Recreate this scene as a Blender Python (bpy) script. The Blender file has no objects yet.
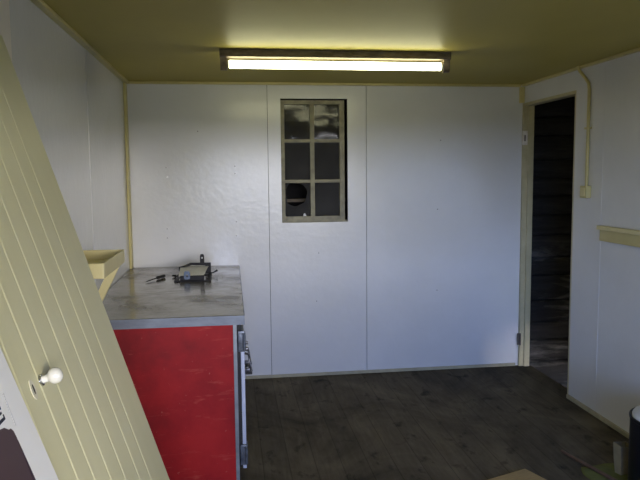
import bpy, bmesh, math, random
from mathutils import Vector, Matrix, Euler
random.seed(7)
S = bpy.context.scene
C = S.collection
PI = math.pi
XL, XR, YB, YF, H = -0.694, 2.145, 4.704, -1.6, 2.1

# ------------------------------------------------------------------ materials
def ramp(nt, fac, stops):
    r = nt.nodes.new('ShaderNodeValToRGB')
    el = r.color_ramp.elements
    while len(el) < len(stops):
        el.new(0.5)
    for e, (p, c) in zip(el, stops):
        e.position = p
        e.color = (*c, 1)
    nt.links.new(fac, r.inputs[0])
    return r.outputs[0]

def noise(nt, scale=5, detail=4, rough=0.55, stretch=(1, 1, 1), dist=0.0, off=(0, 0, 0)):
    tc = nt.nodes.new('ShaderNodeTexCoord')
    mp = nt.nodes.new('ShaderNodeMapping')
    mp.inputs['Scale'].default_value = stretch
    mp.inputs['Location'].default_value = off
    n = nt.nodes.new('ShaderNodeTexNoise')
    n.inputs['Scale'].default_value = scale
    n.inputs['Detail'].default_value = detail
    n.inputs['Roughness'].default_value = rough
    n.inputs['Distortion'].default_value = dist
    nt.links.new(tc.outputs['Object'], mp.inputs['Vector'])
    nt.links.new(mp.outputs[0], n.inputs['Vector'])
    return n.outputs['Fac']

def mixc(nt, fac, a, b, mode='MIX'):
    m = nt.nodes.new('ShaderNodeMix')
    m.data_type = 'RGBA'
    m.blend_type = mode
    for v, i in ((fac, 0), (a, 6), (b, 7)):
        if isinstance(v, (int, float)):
            m.inputs[i].default_value = v
        elif isinstance(v, tuple):
            m.inputs[i].default_value = (*v, 1)
        else:
            nt.links.new(v, m.inputs[i])
    return m.outputs[2]

def new_mat(name):
    m = bpy.data.materials.new(name)
    m.use_nodes = True
    nt = m.node_tree
    return m, nt, nt.nodes['Principled BSDF']

def add_bump(nt, b, h, strength=0.3, dist=0.01):
    bp = nt.nodes.new('ShaderNodeBump')
    bp.inputs['Strength'].default_value = strength
    bp.inputs['Distance'].default_value = dist
    nt.links.new(h, bp.inputs['Height'])
    nt.links.new(bp.outputs[0], b.inputs['Normal'])

def mat(name, col, col2=None, rough=0.5, metal=0.0, scale=6, stretch=(1, 1, 1), lo=0.35, hi=0.65, bump=0.0, bscale=40, bstretch=(1, 1, 1), spec=0.5, detail=4):
    m, nt, b = new_mat(name)
    col2 = col2 or tuple(c * 0.93 for c in col)
    n = noise(nt, scale, detail, 0.6, stretch)
    nt.links.new(ramp(nt, n, [(lo, col2), (hi, col)]), b.inputs['Base Color'])
    b.inputs['Roughness'].default_value = rough
    b.inputs['Metallic'].default_value = metal
    b.inputs['Specular IOR Level'].default_value = spec
    if bump:
        add_bump(nt, b, noise(nt, bscale, 3, 0.5, bstretch), bump, 0.004)
    return m

M = {}
M['wall'] = mat('white_wall_paint', (.74, .74, .74), (.70, .70, .695), rough=.22, scale=2.5, bump=.22, bscale=24, spec=.6)
M['ceiling'] = mat('cream_ceiling_paint', (.50, .42, .10), (.47, .39, .093), rough=.5, scale=2, bump=.1, bscale=20, spec=.15)
M['cream'] = mat('cream_trim_paint', (.62, .54, .23), (.56, .48, .20), rough=.45, scale=9, bump=.1)
M['skirt'] = mat('dulled_cream_paint', (.46, .42, .28), (.36, .33, .22), rough=.5, scale=12)
M['jamb'] = mat('worn_cream_jamb_paint', (.52, .47, .29), (.44, .39, .23), rough=.5, scale=9)
M['door'] = mat('cream_door_paint', (.72, .69, .44), (.66, .63, .39), rough=.45, scale=4, stretch=(1, 1, .3), bump=.12, bscale=30)
M['shelf'] = mat('cream_shelf_paint', (.74, .66, .34), (.68, .60, .29), rough=.45, scale=8)
M['red'] = None
M['steel'] = None
M['grey_steel'] = mat('grey_galvanised_steel', (.26, .29, .32), (.19, .21, .23), rough=.45, metal=.5, scale=14)
M['door_steel'] = mat('pale_blue_painted_steel', (.52, .56, .68), (.46, .50, .62), rough=.4, metal=.2, scale=10)
M['latch'] = mat('tarnished_latch_metal', (.22, .21, .20), (.06, .06, .065), rough=.3, metal=.8, scale=35)
M['hinge'] = mat('dull_hinge_steel', (.13, .15, .18), (.07, .08, .10), rough=.4, metal=.4, scale=40)
M['chrome'] = mat('dull_chrome', (.62, .64, .68), (.45, .47, .5), rough=.22, metal=1, scale=20)
M['black'] = mat('black_rubber', (.012, .012, .014), (.02, .02, .02), rough=.7)
M['black_metal'] = mat('black_enamelled_metal', (.008, .008, .010), (.015, .015, .017), rough=.5, scale=30, spec=.2)
M['plate_grey'] = mat('pale_grey_plate', (.72, .72, .70), (.62, .62, .60), rough=.4, metal=0.0, scale=20)
M['blue_grey'] = mat('blue_grey_metal', (.06, .085, .13), (.04, .06, .09), rough=.4, metal=.3)
M['ivory'] = mat('ivory_paint', (.74, .70, .54), (.68, .64, .48), rough=.4)
M['porcelain'] = mat('white_porcelain', (.82, .81, .74), (.79, .78, .70), rough=.18, scale=4)
M['white_plate'] = mat('white_painted_plate', (.80, .77, .72), (.62, .56, .5), rough=.5, scale=30)
M['rust_hinge'] = mat('dark_rusty_hinge', (.06, .055, .05), (.10, .07, .05), rough=.6, scale=40)
M['casing'] = mat('pinkish_white_casing_paint', (.72, .66, .60), (.68, .62, .56), rough=.4)
M['board_white'] = mat('white_board', (.87, .87, .86), (.84, .84, .84), rough=.4, scale=3)
M['maroon'] = mat('dark_maroon_print', (.075, .042, .042), (.065, .036, .036), rough=.4, scale=3)
M['maroon2'] = mat('deep_purple_print', (.035, .012, .025), rough=.4)
M['ink'] = mat('dark_blue_ink', (.012, .014, .03), rough=.5)
M['grey_line'] = mat('grey_printed_line', (.38, .38, .40), rough=.5)
M['fixture'] = mat('dirty_painted_fixture', (.17, .135, .09), (.07, .055, .035), rough=.6, scale=16, stretch=(1, 3, 3), metal=.0)
M['holder'] = mat('yellowed_lamp_holder', (.38, .30, .20), (.20, .15, .10), rough=.5, scale=30)
M['sash'] = mat('aged_sash_paint', (.36, .33, .21), (.22, .20, .13), rough=.5, scale=18, bump=.15)
M['dark_gap'] = mat('dark_gap_wood', (.022, .018, .012), (.015, .012, .009), rough=.9)
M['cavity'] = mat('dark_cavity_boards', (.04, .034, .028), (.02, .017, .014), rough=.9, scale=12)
M['rail'] = mat('old_brown_rail', (.16, .13, .10), (.11, .09, .07), rough=.8, scale=10)
M['soil'] = mat('dark_soil', (.035, .03, .024), (.02, .017, .014), rough=.95, scale=9, bump=.6)
M['outside'] = mat('grass_ground', (.030, .032, .012), (.02, .022, .009), rough=.95, scale=20, spec=.1)
M['timber'] = mat('raw_dark_timber', (.10, .075, .05), (.06, .045, .03), rough=.8, scale=8, stretch=(4, 4, .5))
M['navy'] = mat('dark_navy_plastic', (.006, .006, .011), (.004, .005, .008), rough=.4)
M['liner'] = mat('white_plastic_liner', (.75, .76, .80), (.66, .67, .72), rough=.35, scale=10, bump=.5, bscale=12)
M['bag'] = mat('beige_paper', (.33, .29, .18), (.25, .21, .13), rough=.75, scale=12, bump=.2)
M['green'] = mat('olive_green_cloth', (.14, .15, .03), (.09, .10, .022), rough=.9, scale=10, bump=.5)
M['stick'] = mat('reddish_wood', (.135, .075, .045), (.085, .045, .028), rough=.6, scale=20, stretch=(1, 1, .1))
M['ply'] = mat('tan_plywood', (.42, .30, .13), (.34, .24, .10), rough=.65, scale=14, stretch=(1, 6, 1))
M['chip'] = mat('white_chip', (.8, .8, .8), rough=.5)
M['nail'] = mat('nail_head_grey', (.22, .21, .20), rough=.6)

def red_paint():
    m, nt, b = new_mat('worn_red_paint')
    n1 = noise(nt, 3.2, 5, .6)
    base = ramp(nt, n1, [(.32, (.17, .007, .010)), (.52, (.28, .009, .012)), (.7, (.36, .014, .015))])
    n2 = noise(nt, 9, 5, .7, (.5, 1, 3.0), .4, (3, 1, 7))
    c = mixc(nt, ramp(nt, n2, [(.60, (0, 0, 0)), (.74, (.65, .65, .65))]), base, (.46, .085, .06))
    n3 = noise(nt, 60, 3, .6, (1, 1, 1), 0, (9, 4, 2))
    c = mixc(nt, ramp(nt, n3, [(.70, (0, 0, 0)), (.76, (.5, .5, .5))]), c, (.5, .28, .2))
    nt.links.new(c, b.inputs['Base Color'])
    b.inputs['Roughness'].default_value = .55
    b.inputs['Specular IOR Level'].default_value = .2
    add_bump(nt, b, n3, .15, .003)
    return m
M['red'] = red_paint()

def steel():
    m, nt, b = new_mat('stained_stainless_steel')
    n1 = noise(nt, 4, 6, .7, (1, 1.2, 1), .3)
    base = ramp(nt, n1, [(.38, (.13, .115, .08)), (.50, (.25, .23, .18)), (.62, (.36, .34, .30))])
    n2 = noise(nt, 30, 4, .6, (.8, 1.4, 1))
    nt.links.new(mixc(nt, .25, base, ramp(nt, n2, [(.3, (.15, .14, .12)), (.7, (.5, .49, .48))])), b.inputs['Base Color'])
    b.inputs['Metallic'].default_value = .75
    nt.links.new(ramp(nt, n1, [(.38, (.30,) * 3), (.62, (.13,) * 3)]), b.inputs['Roughness'])
    add_bump(nt, b, n2, .06, .002)
    return m
M['steel'] = steel()
M['steel_edge'] = mat('stainless_edge', (.19, .22, .26), (.14, .16, .20), rough=.45, metal=.3, scale=12, stretch=(1, 1, 3))

def floor_mat():
    m, nt, b = new_mat('worn_dark_floorboards')
    tc = nt.nodes.new('ShaderNodeTexCoord')
    sp = nt.nodes.new('ShaderNodeSeparateXYZ')
    nt.links.new(tc.outputs['Object'], sp.inputs[0])
    def math_(op, a, v=None):
        n = nt.nodes.new('ShaderNodeMath'); n.operation = op
        nt.links.new(a, n.inputs[0])
        if v is not None: n.inputs[1].default_value = v
        return n.outputs[0]
    w = math_('MULTIPLY', sp.outputs[0], 1 / .132)
    fr = math_('FRACT', w)
    idx = math_('FLOOR', w)
    seam = math_('ABSOLUTE', math_('SUBTRACT', fr, .5))
    seamr = ramp(nt, seam, [(.476, (1, 1, 1)), (.496, (.55, .55, .55))])
    wn = nt.nodes.new('ShaderNodeTexWhiteNoise'); wn.noise_dimensions = '1D'
    nt.links.new(idx, wn.inputs['W'])
    plank = ramp(nt, wn.outputs['Value'], [(0, (.92, .92, .92)), (1, (1.08, 1.07, 1.06))])
    grain = noise(nt, 7, 6, .65, (6, .55, 1), .5)
    g = ramp(nt, grain, [(.22, (.085, .070, .045)), (.55, (.115, .096, .065)), (.82, (.148, .126, .09))])
    dirt = noise(nt, 1.7, 6, .65, (1.2, .8, 1), .8, (4, 2, 0))
    d = ramp(nt, dirt, [(.34, (.45, .44, .42)), (.5, (.9, .9, .9)), (.68, (1.35, 1.33, 1.3))])
    blot = noise(nt, 9, 4, .6, (1, .6, 1), .3, (1, 8, 0))
    bl = ramp(nt, blot, [(.30, (.35, .35, .35)), (.42, (1, 1, 1))])
    c = mixc(nt, 1.0, g, d, 'MULTIPLY')
    c = mixc(nt, 1.0, c, plank, 'MULTIPLY')
    c = mixc(nt, 1.0, c, bl, 'MULTIPLY')
    c = mixc(nt, 1.0, c, seamr, 'MULTIPLY')
    nt.links.new(c, b.inputs['Base Color'])
    b.inputs['Roughness'].default_value = .75
    b.inputs['Specular IOR Level'].default_value = .15
    add_bump(nt, b, mixc(nt, .5, grain, seamr), .35, .006)
    return m
M['floor'] = floor_mat()

def log_mat():
    m, nt, b = new_mat('weathered_dark_logs')
    n1 = noise(nt, 5, 6, .7, (.5, 1, 4), .7)
    base = ramp(nt, n1, [(.3, (.012, .010, .008)), (.55, (.032, .027, .023)), (.8, (.06, .052, .045))])
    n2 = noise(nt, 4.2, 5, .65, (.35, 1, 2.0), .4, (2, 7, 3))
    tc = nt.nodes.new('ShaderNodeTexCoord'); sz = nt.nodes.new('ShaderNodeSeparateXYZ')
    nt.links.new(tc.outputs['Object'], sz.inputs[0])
    height_shade = ramp(nt, sz.outputs[2], [(.80, (1, 1, 1)), (.99, (.05, .05, .05))])      # pale lichen and dirt streaks, faded out upwards to paint in the eave shade
    nt.links.new(mixc(nt, mixc(nt, 1.0, ramp(nt, n2, [(.50, (0, 0, 0)), (.68, (1, 1, 1))]), height_shade, 'MULTIPLY'), base, (.20, .18, .16)), b.inputs['Base Color'])
    b.inputs['Roughness'].default_value = .9
    add_bump(nt, b, n1, .8, .02)
    return m
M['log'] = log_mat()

def pane_mat():
    m, nt, b = new_mat('dusty_window_glass')
    n1 = noise(nt, 7, 4, .6)
    tc = nt.nodes.new('ShaderNodeTexCoord'); sz = nt.nodes.new('ShaderNodeSeparateXYZ')
    nt.links.new(tc.outputs['Object'], sz.inputs[0])
    nt.links.new(ramp(nt, sz.outputs[2], [(.55, (.34,) * 3), (.60, (.10,) * 3)]), b.inputs['Roughness'])   # lower panes thick with dust
    nt.links.new(ramp(nt, sz.outputs[2], [(.55, (.04,) * 3), (.60, (.20,) * 3)]), b.inputs['Specular IOR Level'])
    nt.links.new(ramp(nt, n1, [(.3, (.030, .029, .028)), (.7, (.052, .050, .048))]), b.inputs['Base Color'])
    add_bump(nt, b, noise(nt, 4, 2, .4), .6, .02)
    tr = nt.nodes.new('ShaderNodeBsdfTransparent')
    mx = nt.nodes.new('ShaderNodeMixShader')
    mx.inputs[0].default_value = .82
    nt.links.new(tr.outputs[0], mx.inputs[1])
    nt.links.new(b.outputs[0], mx.inputs[2])
    nt.links.new(mx.outputs[0], nt.nodes['Material Output'].inputs[0])
    return m
M['pane'] = pane_mat()

def emis(name, col, s):
    m = bpy.data.materials.new(name); m.use_nodes = True
    nt = m.node_tree; nt.nodes.clear()
    e = nt.nodes.new('ShaderNodeEmission'); o = nt.nodes.new('ShaderNodeOutputMaterial')
    e.inputs[0].default_value = (*col, 1); e.inputs[1].default_value = s
    nt.links.new(e.outputs[0], o.inputs[0])
    return m
TUBE = emis('lit_fluorescent_tube', (1.0, .97, .60), 15.0)
M['tube_end'] = mat('tube_metal_cap', (.6, .58, .52), rough=.3, metal=.8)

# ------------------------------------------------------------------ mesh helpers
def box(bm, x0, x1, y0, y1, z0, z1, bev=0.0):
    vs = [bm.verts.new((x, y, z)) for x in (x0, x1) for y in (y0, y1) for z in (z0, z1)]
    fs = []
    for q in ((0, 1, 3, 2), (4, 6, 7, 5), (0, 4, 5, 1), (2, 3, 7, 6), (0, 2, 6, 4), (1, 5, 7, 3)):
        fs.append(bm.faces.new([vs[i] for i in q]))
    if bev:
        es = list({e for f in fs for e in f.edges})
        bmesh.ops.bevel(bm, geom=es, offset=bev, segments=2, affect='EDGES', profile=.6)
    return vs

def tube(bm, pts, r, n=12, caps=True):
    pts = [Vector(p) for p in pts]
    rs = r if isinstance(r, (list, tuple)) else [r] * len(pts)
    rings = []
    ref = None
    for i, p in enumerate(pts):
        a = pts[max(i - 1, 0)]; b = pts[min(i + 1, len(pts) - 1)]
        t = (b - a).normalized()
        if ref is None:
            ref = Vector((0, 0, 1)) if abs(t.z) < .9 else Vector((1, 0, 0))
        s = t.cross(ref).normalized(); u = s.cross(t).normalized(); ref = u
        rings.append([bm.verts.new(p + (s * math.cos(2 * PI * k / n) + u * math.sin(2 * PI * k / n)) * rs[i]) for k in range(n)])
    for A, B in zip(rings, rings[1:]):
        for k in range(n):
            bm.faces.new((A[k], A[(k + 1) % n], B[(k + 1) % n], B[k]))
    if caps:
        bm.faces.new(rings[0][::-1]); bm.faces.new(rings[-1])

def lathe(bm, prof, axis=Vector((0, 0, 1)), org=Vector((0, 0, 0)), n=24):
    ax = axis.normalized()
    s = ax.cross(Vector((0, 1, 0)) if abs(ax.y) < .9 else Vector((1, 0, 0))).normalized(); u = ax.cross(s)
    rings = []
    for r, h in prof:
        rings.append([bm.verts.new(org + ax * h + (s * math.cos(2 * PI * k / n) + u * math.sin(2 * PI * k / n)) * max(r, 1e-4)) for k in range(n)])
    for A, B in zip(rings, rings[1:]):
        for k in range(n):
            bm.faces.new((A[k], A[(k + 1) % n], B[(k + 1) % n], B[k]))
    bm.faces.new(rings[0][::-1]); bm.faces.new(rings[-1])

def prism(bm, poly, d):
    """extrude closed polygon (3D points) along vector d"""
    d = Vector(d)
    a = [bm.verts.new(Vector(p)) for p in poly]; b = [bm.verts.new(Vector(p) + d) for p in poly]
    bm.faces.new(a[::-1]); bm.faces.new(b)
    for i in range(len(a)):
        j = (i + 1) % len(a)
        bm.faces.new((a[i], a[j], b[j], b[i]))

def obj(name, bm, m, parent=None, smooth=False, **kw):
    bmesh.ops.recalc_face_normals(bm, faces=bm.faces)
    me = bpy.data.meshes.new(name)
    bm.to_mesh(me); bm.free()
    me.materials.append(m)
    if smooth:
        for p in me.polygons: p.use_smooth = True
        try: me.set_sharp_from_angle(angle=math.radians(40))
        except Exception: pass
    o = bpy.data.objects.new(name, me)
    C.objects.link(o)
    if parent is not None:
        o.parent = parent
    for k, v in kw.items():
        o[k] = v
    return o

def boxes(name, lst, m, parent=None, bev=0.0, **kw):
    bm = bmesh.new()
    for b in lst: box(bm, *b, bev)
    return obj(name, bm, m, parent, **kw)

def thing(name, label, cat, loc=(0, 0, 0), rot=(0, 0, 0), group=None):
    o = bpy.data.objects.new(name, None)
    o.empty_display_size = .05
    C.objects.link(o)
    o.location = loc; o.rotation_euler = rot
    o['label'] = label; o['category'] = cat
    if group: o['group'] = group
    return o

def sempty(name, loc=(0, 0, 0)):
    o = bpy.data.objects.new(name, None); C.objects.link(o); o.location = loc
    o.empty_display_size = .05
    o['kind'] = 'structure'
    return o

ST = dict(kind='structure')

# ------------------------------------------------------------------ the room
FX = XR + .09                                   # outer line of the right wall / threshold
bm = bmesh.new(); box(bm, XL - .1, XR, YF - .1, YB + .12, -.06, 0); box(bm, XR, FX, 3.945, 4.68, -.06, 0)
obj('floor', bm, M['floor'], **ST)
boxes('ceiling', [(XL - .1, FX, YF - .1, YB + .12, H, H + .05)], M['ceiling'], **ST)

# back wall: three painted panels with narrow gaps, the middle one cut for the window
WX0, WX1, WZ0, WZ1 = .359, .834, 1.121, 1.992
T = .02
g = .0016
bm = bmesh.new()
box(bm, XL, .2672 - g, YB, YB + T, 0, H)
box(bm, .970 + g, XR, YB, YB + T, 0, H)
x0, x1 = .2672 + g, .970 - g
box(bm, x0, WX0, YB, YB + T, 0, H); box(bm, WX1, x1, YB, YB + T, 0, H)
box(bm, WX0, WX1, YB, YB + T, 0, WZ0); box(bm, WX0, WX1, YB, YB + T, WZ1, H)
wall_back = obj('wall_back', bm, M['wall'], **ST)
bm = bmesh.new()                                  # studs and boards behind the panels, hollow behind the window
y0, y1 = YB + T + .0005, YB + .12
box(bm, XL - .1, WX0 - .005, y0, y1, -.05, H); box(bm, WX1 + .005, FX - .015, y0, y1, -.05, H)
box(bm, WX0 - .005, WX1 + .005, y0, y1, -.05, WZ0 - .005); box(bm, WX0 - .005, WX1 + .005, y0, y1, WZ1 + .005, H)
obj('backing', bm, M['dark_gap'], wall_back)
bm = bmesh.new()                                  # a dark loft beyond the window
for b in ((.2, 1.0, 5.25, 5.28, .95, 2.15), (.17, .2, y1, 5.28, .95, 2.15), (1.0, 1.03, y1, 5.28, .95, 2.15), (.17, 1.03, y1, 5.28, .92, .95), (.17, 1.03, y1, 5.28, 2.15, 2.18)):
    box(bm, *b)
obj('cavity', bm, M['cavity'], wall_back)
boxes('cavity_rail', [(.2005, .9995, 4.86, 4.90, 1.262, 1.285)], M['rail'], wall_back)
bm = bmesh.new()                                  # nail heads in the panels
for x, z in ((-.435, 1.519), (-.436, 1.456), (.035, 1.525), (.035, 1.474), (-.441, 1.096), (-.442, 1.032), (.038, 1.138), (.037, 1.038), (-.215, 1.766), (.60, .55), (.62, .9), (1.5, 1.2), (1.5, .6), (1.52, 1.7)):
    lathe(bm, [(.0042, 0), (.0036, .0014)], Vector((0, -1, 0)), Vector((x, YB, z)), 8)
obj('nail_heads', bm, M['nail'], wall_back)

# left wall with a panel seam
bm = bmesh.new()
box(bm, XL - .02, XL, YF, 3.476 - .001, 0, H); box(bm, XL - .02, XL, 3.476 + .001, YB, 0, H)
box(bm, XL, XL + .0022, 3.466, 3.486, .84, H - .012)
box(bm, XL - .1, XL - .0205, YF, YB, -.05, H)
obj('wall_left', bm, M['wall'], **ST)

# right wall with the doorway in its far corner
DY0, DY1, DZ = 3.945, 4.68, 1.966
bm = bmesh.new()
box(bm, XR, XR + .075, YF, 3.632, 0, H); box(bm, XR, XR + .075, 3.634, DY0, 0, H)
box(bm, XR, XR + .075, DY0, YB, DZ + .0005, H)
box(bm, XR - .0013, XR, 3.624, 3.642, .03, H - .012)
obj('wall_right', bm, M['wall'], **ST)

# front wall, behind the camera, with the wide open hatch the daylight comes through
OX0, OX1, OZ0, OZ = -.30, 1.90, .75, 1.80
bm = bmesh.new()
box(bm, XL, OX0, YF - .1, YF, 0, H); box(bm, OX1, XR + .075, YF - .1, YF, 0, H); box(bm, OX0, OX1, YF - .1, YF, OZ, H); box(bm, OX0, OX1, YF - .1, YF, 0, OZ0)
obj('wall_front', bm, M['timber'], **ST)

# doorway lining
d1 = sempty('door_1', (XR, DY1, 0))
def dbox(name, b, m, bev=.0015, parent=d1):
    bm = bmesh.new(); box(bm, b[0] - XR, b[1] - XR, b[2] - DY1, b[3] - DY1, b[4], b[5], bev)
    return obj(name, bm, m, parent)
dbox('jamb', (XR - .006, XR + .07, DY1, YB - .0005, 0, DZ), M['jamb'])
dbox('stop', (XR + .028, XR + .07, DY1 - .014, DY1 - .0003, 0, DZ - .021), M['jamb'])
dbox('jamb', (XR + .0005, XR + .07, DY0 - .0, DY0 + .018, 0, DZ - .021), M['jamb'])
dbox('head', (XR - .002, XR + .07, DY0, DY1 - .0003, DZ - .02, DZ), M['jamb'])
hg = dbox('hinge_leaf', (XR - .014, XR + .026, DY1 - .004, DY1 - .0003, 1.662, 1.765), M['white_plate'])
bm = bmesh.new(); tube(bm, [(.004, -.0075, 1.69), (.004, -.0075, 1.735)], .004); obj('hinge_pin', bm, M['rust_hinge'], hg)
hg = dbox('hinge_leaf', (XR - .026, XR + .002, DY1 - .004, DY1 - .0003, .165, .255), M['rust_hinge'])
bm = bmesh.new(); tube(bm, [(-.004, -.008, .165), (-.004, -.008, .255)], .0055); obj('hinge_pin', bm, M['rust_hinge'], hg)

# trims
def trim(name, b, m='cream', bev=.003): return boxes(name, [b], M[m], None, bev, **ST)
trim('trim_1', (XL + .033, XR - .031, YB - .03, YB - .0005, H - .0165, H - .0005))
trim('trim_2', (XL + .0005, XL + .032, YF + .005, YB - .0005, H - .016, H - .0005))
trim('trim_3', (XR - .03, XR - .0005, YF + .005, YB - .031, H - .016, H - .0005))
trim('trim_4', (XL + .0005, XL + .016, YB - .075, YB - .0005, .832, H - .018))
trim('trim_5', (XR - .034, XR - .0005, YB - .026, YB - .0005, DZ + .002, H - .018))
trim('trim_6', (XL + .0005, XL + .018, 2.135, 2.262, .001, H - .018), 'casing')
trim('baseboard_back', (.08, XR - .03, YB - .016, YB - .0005, .0005, .022), 'skirt')
trim('baseboard_right', (XR - .016, XR - .0005, YF + .005, DY0 - .002, .0005, .026), 'skirt')
trim('baseboard_left', (XL + .0005, XL + .016, YF + .005, 2.13, .0005, .026), 'skirt')

# window
w1 = sempty('window_1', (WX0, YB, WZ0))
SY0, SY1 = .014, .044
def wbox(name, lst, m, parent=w1, bev=.002):
    bm = bmesh.new()
    for (a, b, c, d) in lst: box(bm, a - WX0, b - WX0, SY0, SY1, c - WZ0, d - WZ0, bev)
    return obj(name, bm, m, parent)
fr = wbox('window_frame', [(.3615, .386, 1.126, 1.983), (.778, .8145, 1.126, 1.983), (.386, .778, 1.955, 1.983), (.386, .778, 1.126, 1.165)], M['sash'])
wbox('glazing_bar', [(.567, .598, 1.165, 1.955)], M['sash'])
for z in (1.403, 1.688): wbox('glazing_bar', [(.386, .567, z, z + .023), (.598, .778, z, z + .023)], M['sash'])
PX = ((.386, .567), (.598, .778)); PZ = ((1.165, 1.403), (1.426, 1.688), (1.711, 1.955))
bm = bmesh.new()
def ring_pane(a, b, c, d, hole=None):
    yy = .03
    if hole is None:
        box(bm, a - WX0 - .004, b - WX0 + .004, yy, yy + .003, c - WZ0 - .004, d - WZ0 + .004); return
    hx, hz, rx, rz = hole; n = 48
    O, I = [], []
    for k in range(n):
        t = 2 * PI * k / n; cx, cz = math.cos(t), math.sin(t)
        w = 1 + .05 * math.sin(3 * t + 1) + .03 * math.sin(7 * t)
        e = 2.6
        q = (abs(cx) ** e + abs(cz) ** e) ** (-1 / e)
        I.append((hx + rx * w * cx * q, hz + rz * w * cz * q))
        s = min((b - hx) / cx if cx > 1e-6 else 9e9, (a - hx) / cx if cx < -1e-6 else 9e9, (d - hz) / cz if cz > 1e-6 else 9e9, (c - hz) / cz if cz < -1e-6 else 9e9)
        O.append((hx + s * cx, hz + s * cz))
    for y in (yy, yy + .003):
        vo = [bm.verts.new((x - WX0, y, z - WZ0)) for x, z in O]; vi = [bm.verts.new((x - WX0, y, z - WZ0)) for x, z in I]
        for k in range(n): bm.faces.new((vo[k], vo[(k + 1) % n], vi[(k + 1) % n], vi[k]))
for i, (a, b) in enumerate(PX):
    for j, (c, d) in enumerate(PZ):
        ring_pane(a, b, c, d, (.464, 1.322, .074, .080) if (i, j) == (0, 0) else None)
obj('panes', bm, M['pane'], w1)
bm = bmesh.new(); prism(bm, [(.512 - WX0, .008, 1.166 - WZ0), (.535 - WX0, .008, 1.168 - WZ0), (.524 - WX0, .008, 1.188 - WZ0), (.514 - WX0, .008, 1.184 - WZ0)], (0, .004, 0))
obj('glass_chip', bm, M['chip'], w1)
bm = bmesh.new()                                  # frame lining of the opening
box(bm, -.001, .4765, .021, .060, -.012, .0045); box(bm, .0005, .4765, .0455, .060, .0045, .012)
obj('window_sill', bm, M['sash'], w1)

# ------------------------------------------------------------------ beyond the doorway: log wall of the neighbouring hut
bm = bmesh.new()
z = -.36
GX0, GX1 = FX - .012, 3.6
while z < 1.97:
    hgt = random.uniform(.135, .20)
    n = 40
    rows = []
    for i in range(n + 1):
        x = GX0 + (GX1 - GX0) * i / n
        ring = []
        for k in range(9):
            t = -PI / 2 + PI * k / 8
            w = 1 + random.uniform(-.10, .10)
            ring.append(bm.verts.new((x, 4.86 - .05 * math.cos(t) ** .6 * w if 0 < k < 8 else 4.86, z + hgt / 2 + hgt / 2 * math.sin(t) * .99)))
        rows.append(ring)
    for A, B in zip(rows, rows[1:]):
        for k in range(8): bm.faces.new((A[k], B[k], B[k + 1], A[k + 1]))
    z += hgt
box(bm, GX0, GX1, 4.865, 4.93, -.4, 2.15)
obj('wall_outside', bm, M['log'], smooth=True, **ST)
boxes('ground_outside', [(XR - .2, 3.7, 1.5, 4.93, -.398, -.30)], M['soil'], **ST)
bm = bmesh.new()  # unseen roof, side and end walls added to keep daylight off the upper logs
box(bm, XR + .01, 3.7, 1.44, 4.93, 2.1515, 2.24); box(bm, 3.6, 3.66, 1.5, 4.93, -.3, 2.15); box(bm, FX - .014, 3.6, 1.5, 1.56, .35, 2.15)
obj('outside_light_blocker', bm, M['dark_gap'], **ST)
bm = bmesh.new(); box(bm, -150, 150, -260, 80, -.45, -.40)
obj('ground', bm, M['outside'], **ST)

# ------------------------------------------------------------------ fluorescent light
t = thing('ceiling_light', 'lit fluorescent tube light with dirty metal housing fixed to the cream ceiling', 'light', (.57, 3.51, H - .001))
def L(x, y, z): return (x - .57, y - 3.51, z - H + .001)
bm = bmesh.new(); box(bm, -.61, .608, -.034, .034, -.0385, 0, .002); obj('housing', bm, M['fixture'], t)
for x0 in (-.037, 1.142):
    bm = bmesh.new()
    prism(bm, [L(x0, 3.488, 2.0595), L(x0, 3.532, 2.0595), L(x0, 3.530, 2.008), L(x0, 3.518, 1.996), L(x0, 3.502, 1.996), L(x0, 3.490, 2.008)], (.034, 0, 0))
    obj('lamp_holder', bm, M['holder'], t)
bm = bmesh.new(); tube(bm, [L(.008, 3.51, 2.0265), L(1.13, 3.51, 2.0265)], .0205, 20)
tb = obj('tube', bm, TUBE, t, smooth=True)
bm = bmesh.new()
for a, b in ((-.002, .008), (1.1305, 1.141)):
    bm = bmesh.new(); tube(bm, [L(a, 3.51, 2.0265), L(b, 3.51, 2.0265)], .0195, 20); obj('end_cap', bm, M['tube_end'], tb, smooth=True)

# ------------------------------------------------------------------ leaning plank door
TH = math.atan2(.3013, .9535)
DO = Vector((-.069 - .0028, 2.13, .0080))
pd = thing('plank_door', 'cream painted plank door with white knob leaning against the left wall', 'door', DO, (0, -TH, 0))
W0, LEN, TK = -.905, 1.958, .025
gr = [-.842, -.741, -.648, -.543, -.436, -.317, -.209]
prof = [(0, W0 + .002), ]
for gy in gr: prof += [(0, gy - .0030), (-.0017, gy - .0014), (-.0020, gy + .0006), (0, gy + .0060)]
prof += [(0, -.002), (-.002, 0), (-TK, 0), (-TK, W0), (-.002, W0)]
bm = bmesh.new(); prism(bm, [(x, y, 0) for x, y in prof], (0, 0, LEN)); obj('door_panel', bm, M['door'], pd)
bm = bmesh.new()
for s in (.16, 1.72): box(bm, -TK - .001 + .0, -TK - .0005, W0 + .1, -.1, s, s + .02)
bm.free()
KY, KS = -.728, 1.079
bm = bmesh.new(); lathe(bm, [(.0125, 0), (.012, .003), (.010, .0042)], Vector((1, 0, 0)), Vector((.0003, KY, KS)), 24); rose = obj('rose', bm, M['chrome'], pd, smooth=True)
kb = bmesh.new()
lathe(kb, [(.008, .004), (.0075, .010), (.0085, .016), (.0115, .0185), (.0148, .022), (.0166, .027), (.0166, .033), (.0148, .038), (.011, .0422), (.0055, .0445), (.0005, .045)], Vector((1, 0, 0)), Vector((.0003, KY, KS)), 28)
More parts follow.
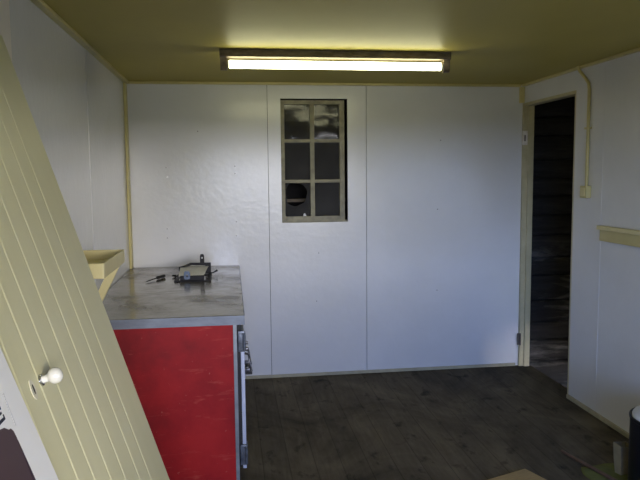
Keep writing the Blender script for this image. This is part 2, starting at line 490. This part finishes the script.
obj('knob', kb, M['porcelain'], pd, smooth=True, label='white porcelain door knob')
bm = bmesh.new()
pl = [(.0003, -.786 + .0125 * math.cos(2 * PI * k / 20), 1.078 + .021 * math.sin(2 * PI * k / 20)) for k in range(20)]
prism(bm, pl, (.0018, 0, 0)); es = obj('escutcheon', bm, M['ivory'], pd, label='ivory oval keyhole plate')
bm = bmesh.new()
pl = [(.0023, -.786 + .0034 * math.cos(2 * PI * k / 12), 1.078 + .011 * math.sin(2 * PI * k / 12)) for k in range(12)]
prism(bm, pl, (.0006, 0, 0)); obj('keyhole', bm, M['black'], es, label='dark keyhole')

# ------------------------------------------------------------------ white printed board leaning on the door
BO = Vector((0, 0, 0))
bR = Euler((0, -TH, 0)).to_matrix()
sb = thing('printed_board', 'white board with dark lettering and maroon print leaning on the plank door', 'board', DO + bR @ Vector((.0015, 0, 0)), (0, -TH, 0))
TB = .011
bm = bmesh.new()
b0 = .0785                                        # its edge runs a little off the door's
e0 = -.8765 - b0 * 1.065
def edge(s): return e0 + b0 * (1.065 + (1.065 - s)) if False else -.8765 + b0 * (1.065 - s)
prism(bm, [(0, edge(0) - .42, .002), (0, edge(0), .002), (0, edge(1.42), 1.42), (0, edge(1.42) - .42, 1.42)], (TB, 0, 0))
obj('board', bm, M['board_white'], sb)
fx = TB + .0002
def flat(name, pts, m, par=sb, dx=.0005, off=0.0):
    bm = bmesh.new(); prism(bm, [(fx + off, y, s) for y, s in pts], (dx, 0, 0)); return obj(name, bm, m, par)
# maroon printed field with a stepped, scooped corner
arc = [(-.9655 - .009 + .009 * math.cos(a), 1.0615 + .0 + .009 * math.sin(a) + .004) for a in [0, .4, .8, 1.2, 1.57]]
flat('printed_field', [(-1.22, 1.133), (-1.02, 1.0805), (-.995, 1.076), (-.981, 1.0665), (-.9725, 1.0655), (-.9665, 1.058), (-.9645, 1.046), (-.9680, .969), (-.972, .80), (-1.22, .80)], M['maroon'])
flat('printed_border', [(-.9640, 1.040), (-.9585, .969), (-.9545, .80), (-.9716, .80), (-.9676, .969)], M['maroon2'])
flat('printed_line', [(-.9488, 1.1235), (-.9474, 1.1235), (-.949, 1.0612), (-.9504, 1.0612)], M['grey_line'])
# the visible end of a dark capital letter
def seg(pts): return pts
lt = bmesh.new()
for y0, y1, s0, s1 in ((-1.014, -1.004, 1.0850, 1.1130), (-1.004, -.9790, 1.1080, 1.1130), (-1.004, -.9825, 1.0970, 1.1010), (-1.004, -.9775, 1.0850, 1.0905), (-.9825, -.9790, 1.1040, 1.1080), (-.9815, -.9775, 1.0905, 1.0945)):
    box(lt, fx, fx + .0005, y0, y1, s0, s1)
obj('lettering', lt, M['ink'], sb)

# ------------------------------------------------------------------ red cabinet with steel top
cab = thing('metal_cabinet', 'red sided low cabinet with stained stainless steel top along the left wall', 'cabinet', (-.32, 3.82, 0))
CX, CY = -.32, 3.82
def cb(name, b, m, parent=cab, bev=.0, **kw):
    bm = bmesh.new(); box(bm, b[0] - CX, b[1] - CX, b[2] - CY, b[3] - CY, b[4], b[5], bev); return obj(name, bm, m, parent, **kw)
X0, X1 = XL + .004, .0135
cb('body', (X0, X1 - .004, 2.987, YB - .004, .012, .788), M['grey_steel'])
cb('side_panel', (X0, -.0030, 2.975, 2.9865, .012, .786), M['red'], label='worn red painted side panel')
cb('corner_post', (-.0025, X1, 2.971, 2.9865, .012, .788), M['grey_steel'])
wt = cb('worktop', (X0, .0480, 2.968, YB - .003, .7885, .8305), M['steel'], bev=.003)
bm = bmesh.new(); box(bm, X0 - CX, .0497 - CX, 2.9655 - CY, 2.9675 - CY, .787, .8295, .0006)
box(bm, .0485 - CX, .0505 - CX, 2.9655 - CY, YB - .004 - CY, .787, .8295, .0006)
obj('front_edge', bm, M['steel_edge'], wt)
for (a, b) in ((2.997, 3.80), (3.815, 4.65)):
    dr = cb('cabinet_door', (.0295, .047, a, b, .10, .752), M['door_steel'], bev=.003)
    cb('gasket', (.0140, .029, a + .006, b - .006, .106, .784), M['black'], dr)
    for z in (.705, .17):
        bm = bmesh.new()
        if a > 3: a_, sg = b, -1
        else: a_, sg = a, 1
        box(bm, .0185 - CX, .050 - CX, *sorted((a_ - sg * .014 - CY, a_ - sg * .0005 - CY)), z - .048, z + .048, .003)
        box(bm, .0475 - CX, .0535 - CX, *sorted((a_ - sg * .010 - CY, a_ + sg * .09 - CY)), z - .026, z + .026, .002)
        tube(bm, [(.046 - CX, a_ - sg * .019 - CY, z - .04), (.046 - CX, a_ - sg * .019 - CY, z + .04)], .0065)
        for dz in (-.035, .035):
            tube(bm, [(.036 - CX, a_ - sg * .013 - CY, z + dz), (.036 - CX, a_ - sg * .018 - CY, z + dz)], .004, 8)
        obj('hinge', bm, M['hinge'], dr, smooth=True)
    lz = .405
    bm = bmesh.new()
    yy = b - .10 if a < 3 else a + .03
    box(bm, .0475 - CX, .056 - CX, yy - CY, yy + .07 - CY, lz - .065, lz + .06, .002)
    tube(bm, [(.060 - CX, yy + .03 - CY, lz + .045), (.080 - CX, yy + .02 - CY, lz + .040), (.086 - CX, yy + .01 - CY, lz + .01), (.090 - CX, yy + .01 - CY, lz - .03), (.095 - CX, yy + .01 - CY, lz - .055)], [.007, .006, .006, .007, .008], 10)
    box(bm, .060 - CX, .100 - CX, yy + .01 - CY, yy + .055 - CY, lz - .075, lz - .04, .004)
    box(bm, .056 - CX, .082 - CX, yy - .004 - CY, yy + .02 - CY, lz + .066, lz + .082, .004)
    obj('latch', bm, M['latch'], dr, smooth=True)

# ------------------------------------------------------------------ shelf tray with bracket on the left wall
ws = thing('wall_shelf', 'small cream wooden tray shelf on a slanted bracket on the left wall', 'shelf', (XL, 2.78, 1.05))
def sh(name, b, parent=ws, m='shelf', bev=.003):
    bm = bmesh.new(); box(bm, b[0] - XL, b[1] - XL, b[2] - 2.78, b[3] - 2.78, b[4] - 1.05, b[5] - 1.05, bev); return obj(name, bm, M[m], parent)
SX = -.457; SA, SB = 2.45, 2.925; SZ = 1.146
sh('tray_base', (XL + .001, SX - .013, SA + .013, SB - .013, SZ - .052, SZ - .040))
sh('front_lip', (XL + .001, SX - .0005, SA, SA + .0125, SZ - .056, SZ))
sh('back_lip', (XL + .001, SX - .0005, SB - .0125, SB, SZ - .056, SZ))
sh('side_lip', (SX - .0125, SX, SA + .013, SB - .013, SZ - .056, SZ))
bm = bmesh.new()
prism(bm, [(SX - .012 - XL, .10, SZ - .057 - 1.05), (SX - .052 - XL, .10, SZ - .057 - 1.05), (.001, .10, .71 - 1.05), (.001, .10, .655 - 1.05)], (0, .03, 0))
obj('bracket', bm, M['shelf'], ws)

# ------------------------------------------------------------------ things on the worktop
ZT = .8308
gd = thing('metal_mounting_bracket', 'black metal mounting bracket with upright tabs lying on the steel worktop', 'bracket', (-.24, 4.1, ZT))
def G(x, y, z): return (x + .24, y - 4.1, z - ZT)
def gb(bm, b, bev=.0015): box(bm, b[0] + .24, b[1] + .24, b[2] - 4.1, b[3] - 4.1, b[4] - ZT, b[5] - ZT, bev)
bm = bmesh.new(); gb(bm, (-.345, -.128, 3.985, 4.005, ZT, ZT + .006)); gb(bm, (-.150, -.128, 4.0055, 4.24, ZT, ZT + .006)); gb(bm, (-.345, -.325, 4.0055, 4.24, ZT, ZT + .006)); gb(bm, (-.345, -.128, 4.2405, 4.262, ZT, ZT + .006))
obj('base_frame', bm, M['black_metal'], gd)
bm = bmesh.new(); gb(bm, (-.310, -.168, 4.006, 4.012, ZT + .0005, ZT + .034)); obj('front_lip', bm, M['black_metal'], gd)
bm = bmesh.new(); prism(bm, [G(-.318, 4.013, ZT + .030), G(-.172, 4.013, ZT + .030), G(-.150, 4.235, ZT + .056), G(-.325, 4.235, ZT + .050)], (0, 0, .003)); obj('cover_plate', bm, M['plate_grey'], gd, label='pale grey plate')
bm = bmesh.new()
prism(bm, [G(-.335, 4.241, ZT + .030), G(-.335, 4.241, ZT + .056), G(-.300, 4.241, ZT + .066), G(-.262, 4.241, ZT + .082), G(-.134, 4.241, ZT + .080), G(-.134, 4.241, ZT + .010), G(-.170, 4.241, ZT + .010), G(-.170, 4.241, ZT + .062), G(-.255, 4.241, ZT + .066), G(-.318, 4.241, ZT + .046), G(-.322, 4.241, ZT + .030)], (0, .006, 0))
obj('back_rail', bm, M['black_metal'], gd)
def tab(name, xc, y, z0, z1, w, m, hz):
    bm = bmesh.new(); n = 24; yy = (y, y + .004)
    r = .0062
    pts = []
    for k in range(n):
        a = 2 * PI * k / n; c, s = math.cos(a), math.sin(a)
        e = 4; q = (abs(c) ** e + abs(s) ** e) ** (-1 / e)
        pts.append((xc + w / 2 * c * q, (z0 + z1) / 2 + (z1 - z0) / 2 * s * q))
    hol = [(xc + r * math.cos(2 * PI * k / n), hz + r * math.sin(2 * PI * k / n)) for k in range(n)]
    R = [[bm.verts.new(G(x, yv, z)) for x, z in P] for yv in yy for P in (pts, hol)]
    for k in range(n):
        j = (k + 1) % n
        bm.faces.new((R[0][k], R[0][j], R[1][j], R[1][k])); bm.faces.new((R[2][k], R[2][j], R[3][j], R[3][k]))
        bm.faces.new((R[0][k], R[0][j], R[2][j], R[2][k])); bm.faces.new((R[1][k], R[1][j], R[3][j], R[3][k]))
    return obj(name, bm, m, gd)
tab('tab', -.269, 4.000, ZT + .012, ZT + .062, .037, M['blue_grey'], ZT + .034)
tab('tab', -.188, 4.2355, ZT + .070, ZT + .136, .027, M['black_metal'], ZT + .112)
bm = bmesh.new(); tube(bm, [G(-.150, 4.20, ZT + .016), G(-.118, 4.215, ZT + .020), G(-.095, 4.23, ZT + .030)], [.004, .004, .007], 10); obj('lever', bm, M['black_metal'], gd, smooth=True)
bm = bmesh.new(); tube(bm, [G(-.350, 4.20, ZT + .008), G(-.372, 4.19, ZT + .010)], .006, 8); obj('hook', bm, M['black_metal'], gd, smooth=True); bm = bmesh.new(); tube(bm, [G(-.347, 4.07, ZT + .006), G(-.343, 4.07, ZT + .022), G(-.326, 4.07, ZT + .026)], .004, 8); obj('hook', bm, M['black_metal'], gd, smooth=True)

sd = thing('screwdriver', 'small dark handled screwdriver lying flat on the steel worktop', 'tool', (-.46, 4.10, ZT + .0005), (0, 0, math.atan2(.19, .088)))
bm = bmesh.new(); lathe(bm, [(.005, 0), (.0095, .006), (.0105, .02), (.0085, .04), (.0105, .07), (.0095, .09), (.005, .096)], Vector((1, 0, 0)), Vector((.005, 0, .0106)), 12); obj('handle', bm, M['black'], sd, smooth=True)
bm = bmesh.new(); tube(bm, [(.006, 0, .0106), (-.09, 0, .0075), (-.118, 0, .0055)], [.0032, .0032, .0014], 8); obj('shaft', bm, M['black_metal'], sd, smooth=True)

# ------------------------------------------------------------------ right wall fittings
cd = thing('electrical_conduit', 'cream painted electrical conduit with switch box on the right wall', 'conduit', (XR, 3.775, 1.34))
def K(x, y, z): return (x - XR, y - 3.81, z - 1.34)
bm = bmesh.new(); tube(bm, [K(XR - .035, 3.905, 2.098), K(XR - .030, 3.895, 2.07), K(XR - .018, 3.845, 2.02), K(XR - .0115, 3.818, 1.985), K(XR - .0105, 3.812, 1.95), K(XR - .0105, 3.812, 1.376)], .0098, 12); obj('pipe', bm, M['cream'], cd, smooth=True)
bm = bmesh.new(); box(bm, -.034, -.0005, -.035, .038, -.038, .036, .004); bx_ = obj('switch_box', bm, M['cream'], cd)
bm = bmesh.new(); box(bm, -.0375, -.0342, -.024, .027, -.026, .025, .0012); obj('cover_plate', bm, M['shelf'], bx_)
bm = bmesh.new()
for z in (1.72, ): box(bm, -.0225, -.0005, -.022, .026, z - 1.34 - .006, z - 1.34 + .006, .001)
obj('pipe_clip', bm, M['cream'], cd)

rl = thing('wall_ledge', 'cream painted wooden ledge running along the right wall', 'ledge', (XR, 3.615, 1.10))
bm = bmesh.new(); box(bm, -.019, -.003, -3.4, -.010, -.041, .024, .002); obj('board', bm, M['cream'], rl)
bm = bmesh.new(); box(bm, -.034, -.003, -3.4, .0, .0245, .048, .003); obj('cap', bm, M['shelf'], rl)

# ------------------------------------------------------------------ things on the floor, near right corner
bn = thing('waste_bin', 'dark navy plastic bin with a white lid by the right wall', 'bin', (1.948, 2.65, 0))
bm = bmesh.new(); lathe(bm, [(.176, .0005), (.180, .008), (.180, .338), (.184, .342), (.184, .352), (.178, .355), (.174, .350), (.172, .05)], n=40); obj('body', bm, M['navy'], bn, smooth=True)
bm = bmesh.new(); lathe(bm, [(.1715, .318), (.1715, .356), (.166, .365), (.14, .374), (.08, .380), (.02, .382), (.001, .382)], n=40)
obj('lid', bm, M['liner'], bn, smooth=True, label='white bin lid')

pb = thing('paper_bag', 'small beige paper bag standing on the floor beside the navy bin', 'bag', (1.848, 2.870, .0045), (0, 0, .15))
bm = bmesh.new()
o_ = [(-.026, -.02, 0), (.026, -.02, 0), (.026, .02, 0), (-.026, .02, 0)]
t_ = [(-.040, -.032, .150), (.034, -.030, .139), (.036, .024, .145), (-.036, .026, .152)]
m_ = [(-.034, -.028, .075), (.031, -.026, .07), (.032, .024, .075), (-.033, .024, .078)]
R = [[bm.verts.new(p) for p in q] for q in (o_, m_, t_)]
bm.faces.new(R[0][::-1])
for A, B in zip(R, R[1:]):
    for k in range(4): bm.faces.new((A[k], A[(k + 1) % 4], B[(k + 1) % 4], B[k]))
o = obj('bag_body', bm, M['bag'], pb)
md = o.modifiers.new('thickness', 'SOLIDIFY'); md.thickness = .0015; md.offset = -1

bm = bmesh.new(); nx, ny = 16, 12
gv = [[None] * (ny + 1) for _ in range(nx + 1)]
for i in range(nx + 1):
    for j in range(ny + 1):
        u, v = i / nx - .5, j / ny - .5
        x = u * (.30 + .03 * math.sin(7 * v)); y = v * (.34 + .04 * math.sin(5 * u + 1))
        z = .003 + .0035 * (1 + math.sin(19 * u + 4 * v) * math.sin(15 * v - 3 * u)) * (1 - max(abs(u), abs(v)) * 1.6)
        gv[i][j] = bm.verts.new((x, y, max(z, .0012)))
for i in range(nx):
    for j in range(ny): bm.faces.new((gv[i][j], gv[i + 1][j], gv[i + 1][j + 1], gv[i][j + 1]))
o = obj('floor_cloth', bm, M['green'], smooth=True, label='olive green cloth lying on the floor in front of the navy bin', category='cloth')
o.location = (1.815, 2.80, 0); o.rotation_euler = (0, 0, -.12)
md = o.modifiers.new('thickness', 'SOLIDIFY'); md.thickness = .001; md.offset = -1

bm = bmesh.new()
tube(bm, [(1.683, 3.150, .0095), (1.698, 3.07, .010), (1.724, 2.93, .0145), (1.744, 2.82, .0185), (1.79, 2.66, .021), (1.85, 2.36, .0165)][:4] + [(1.766, 2.70, .019)], [.0075, .0085, .009, .009, .009], 12)
obj('wooden_stick', bm, M['stick'], smooth=True, label='reddish brown wooden stick lying across the green cloth on the floor', category='stick')

bm = bmesh.new()
box(bm, -.40, 0, -.30, 0, .0005, .0125, .0008)
o = obj('plywood_sheet', bm, M['ply'], label='tan plywood sheet lying flat on the dark floor at the bottom edge', category='board')
o.location = (1.401, 2.974, 0); o.rotation_euler = (0, 0, .36)

# ------------------------------------------------------------------ light
w = bpy.data.worlds.new('daylight'); S.world = w; w.use_nodes = True
nt = w.node_tree; bg = nt.nodes['Background']
tc = nt.nodes.new('ShaderNodeTexCoord'); sx = nt.nodes.new('ShaderNodeSeparateXYZ')
nt.links.new(tc.outputs['Generated'], sx.inputs[0])
# clear blue sky to the west, bright hazy white sky to the east; brightest in the haze on the horizon
mr = nt.nodes.new('ShaderNodeMapRange'); mr.inputs['From Min'].default_value = -.4; mr.inputs['From Max'].default_value = .7
nt.links.new(sx.outputs[0], mr.inputs['Value'])
horizon = ramp(nt, mr.outputs[0], [(.1, (.25, .38, .70)), (.33, (.57, .62, .80)), (.6, (1.0, .94, .90)), (.9, (1.0, .94, .84))])
high = ramp(nt, mr.outputs[0], [(.1, (.15, .28, .68)), (.33, (.16, .25, .54)), (.6, (.40, .41, .52)), (.86, (1.0, .94, .82))])
el = ramp(nt, sx.outputs[2], [(.03, (0, 0, 0)), (.12, (.8, .8, .8)), (.30, (1, 1, 1))])
nt.links.new(mixc(nt, el, horizon, high), bg.inputs[0])
bg.inputs[1].default_value = 36
ld = bpy.data.lights.new('hatch_portal', 'AREA'); ld.shape = 'RECTANGLE'; ld.size = OX1 - OX0; ld.size_y = OZ - OZ0
ld.cycles.is_portal = True
lo = bpy.data.objects.new('hatch_portal', ld); C.objects.link(lo)
lo.location = ((OX0 + OX1) / 2, YF - .05, (OZ + OZ0) / 2); lo.rotation_euler = (PI / 2, 0, 0)

# ------------------------------------------------------------------ camera
f = Vector((.13190, .98663, -.09598)); pitch, yaw, roll, F = 0.09613298, 0.13294605, -0.01010919, 664.05
cy, sy, cp, sp = math.cos(yaw), math.sin(yaw), math.cos(pitch), math.sin(pitch)
fw = Vector((sy * cp, cy * cp, -sp)); r = Vector((cy, -sy, 0)); u = r.cross(fw)
r2 = r * math.cos(roll) + u * math.sin(roll); u2 = u * math.cos(roll) - r * math.sin(roll)
cam = bpy.data.cameras.new('camera'); cam.sensor_width = 36; cam.lens = F / 640 * 36; cam.clip_start = .02
co = bpy.data.objects.new('camera', cam); C.objects.link(co)
co.matrix_world = Matrix(((r2.x, u2.x, -fw.x, 0), (r2.y, u2.y, -fw.y, 0), (r2.z, u2.z, -fw.z, 1.45112), (0, 0, 0, 1)))
S.camera = co
S.view_settings.view_transform = 'Standard'; S.view_settings.look = 'None'
S.view_settings.gamma = 1; S.view_settings.use_curve_mapping = False
S.view_settings.exposure = 0
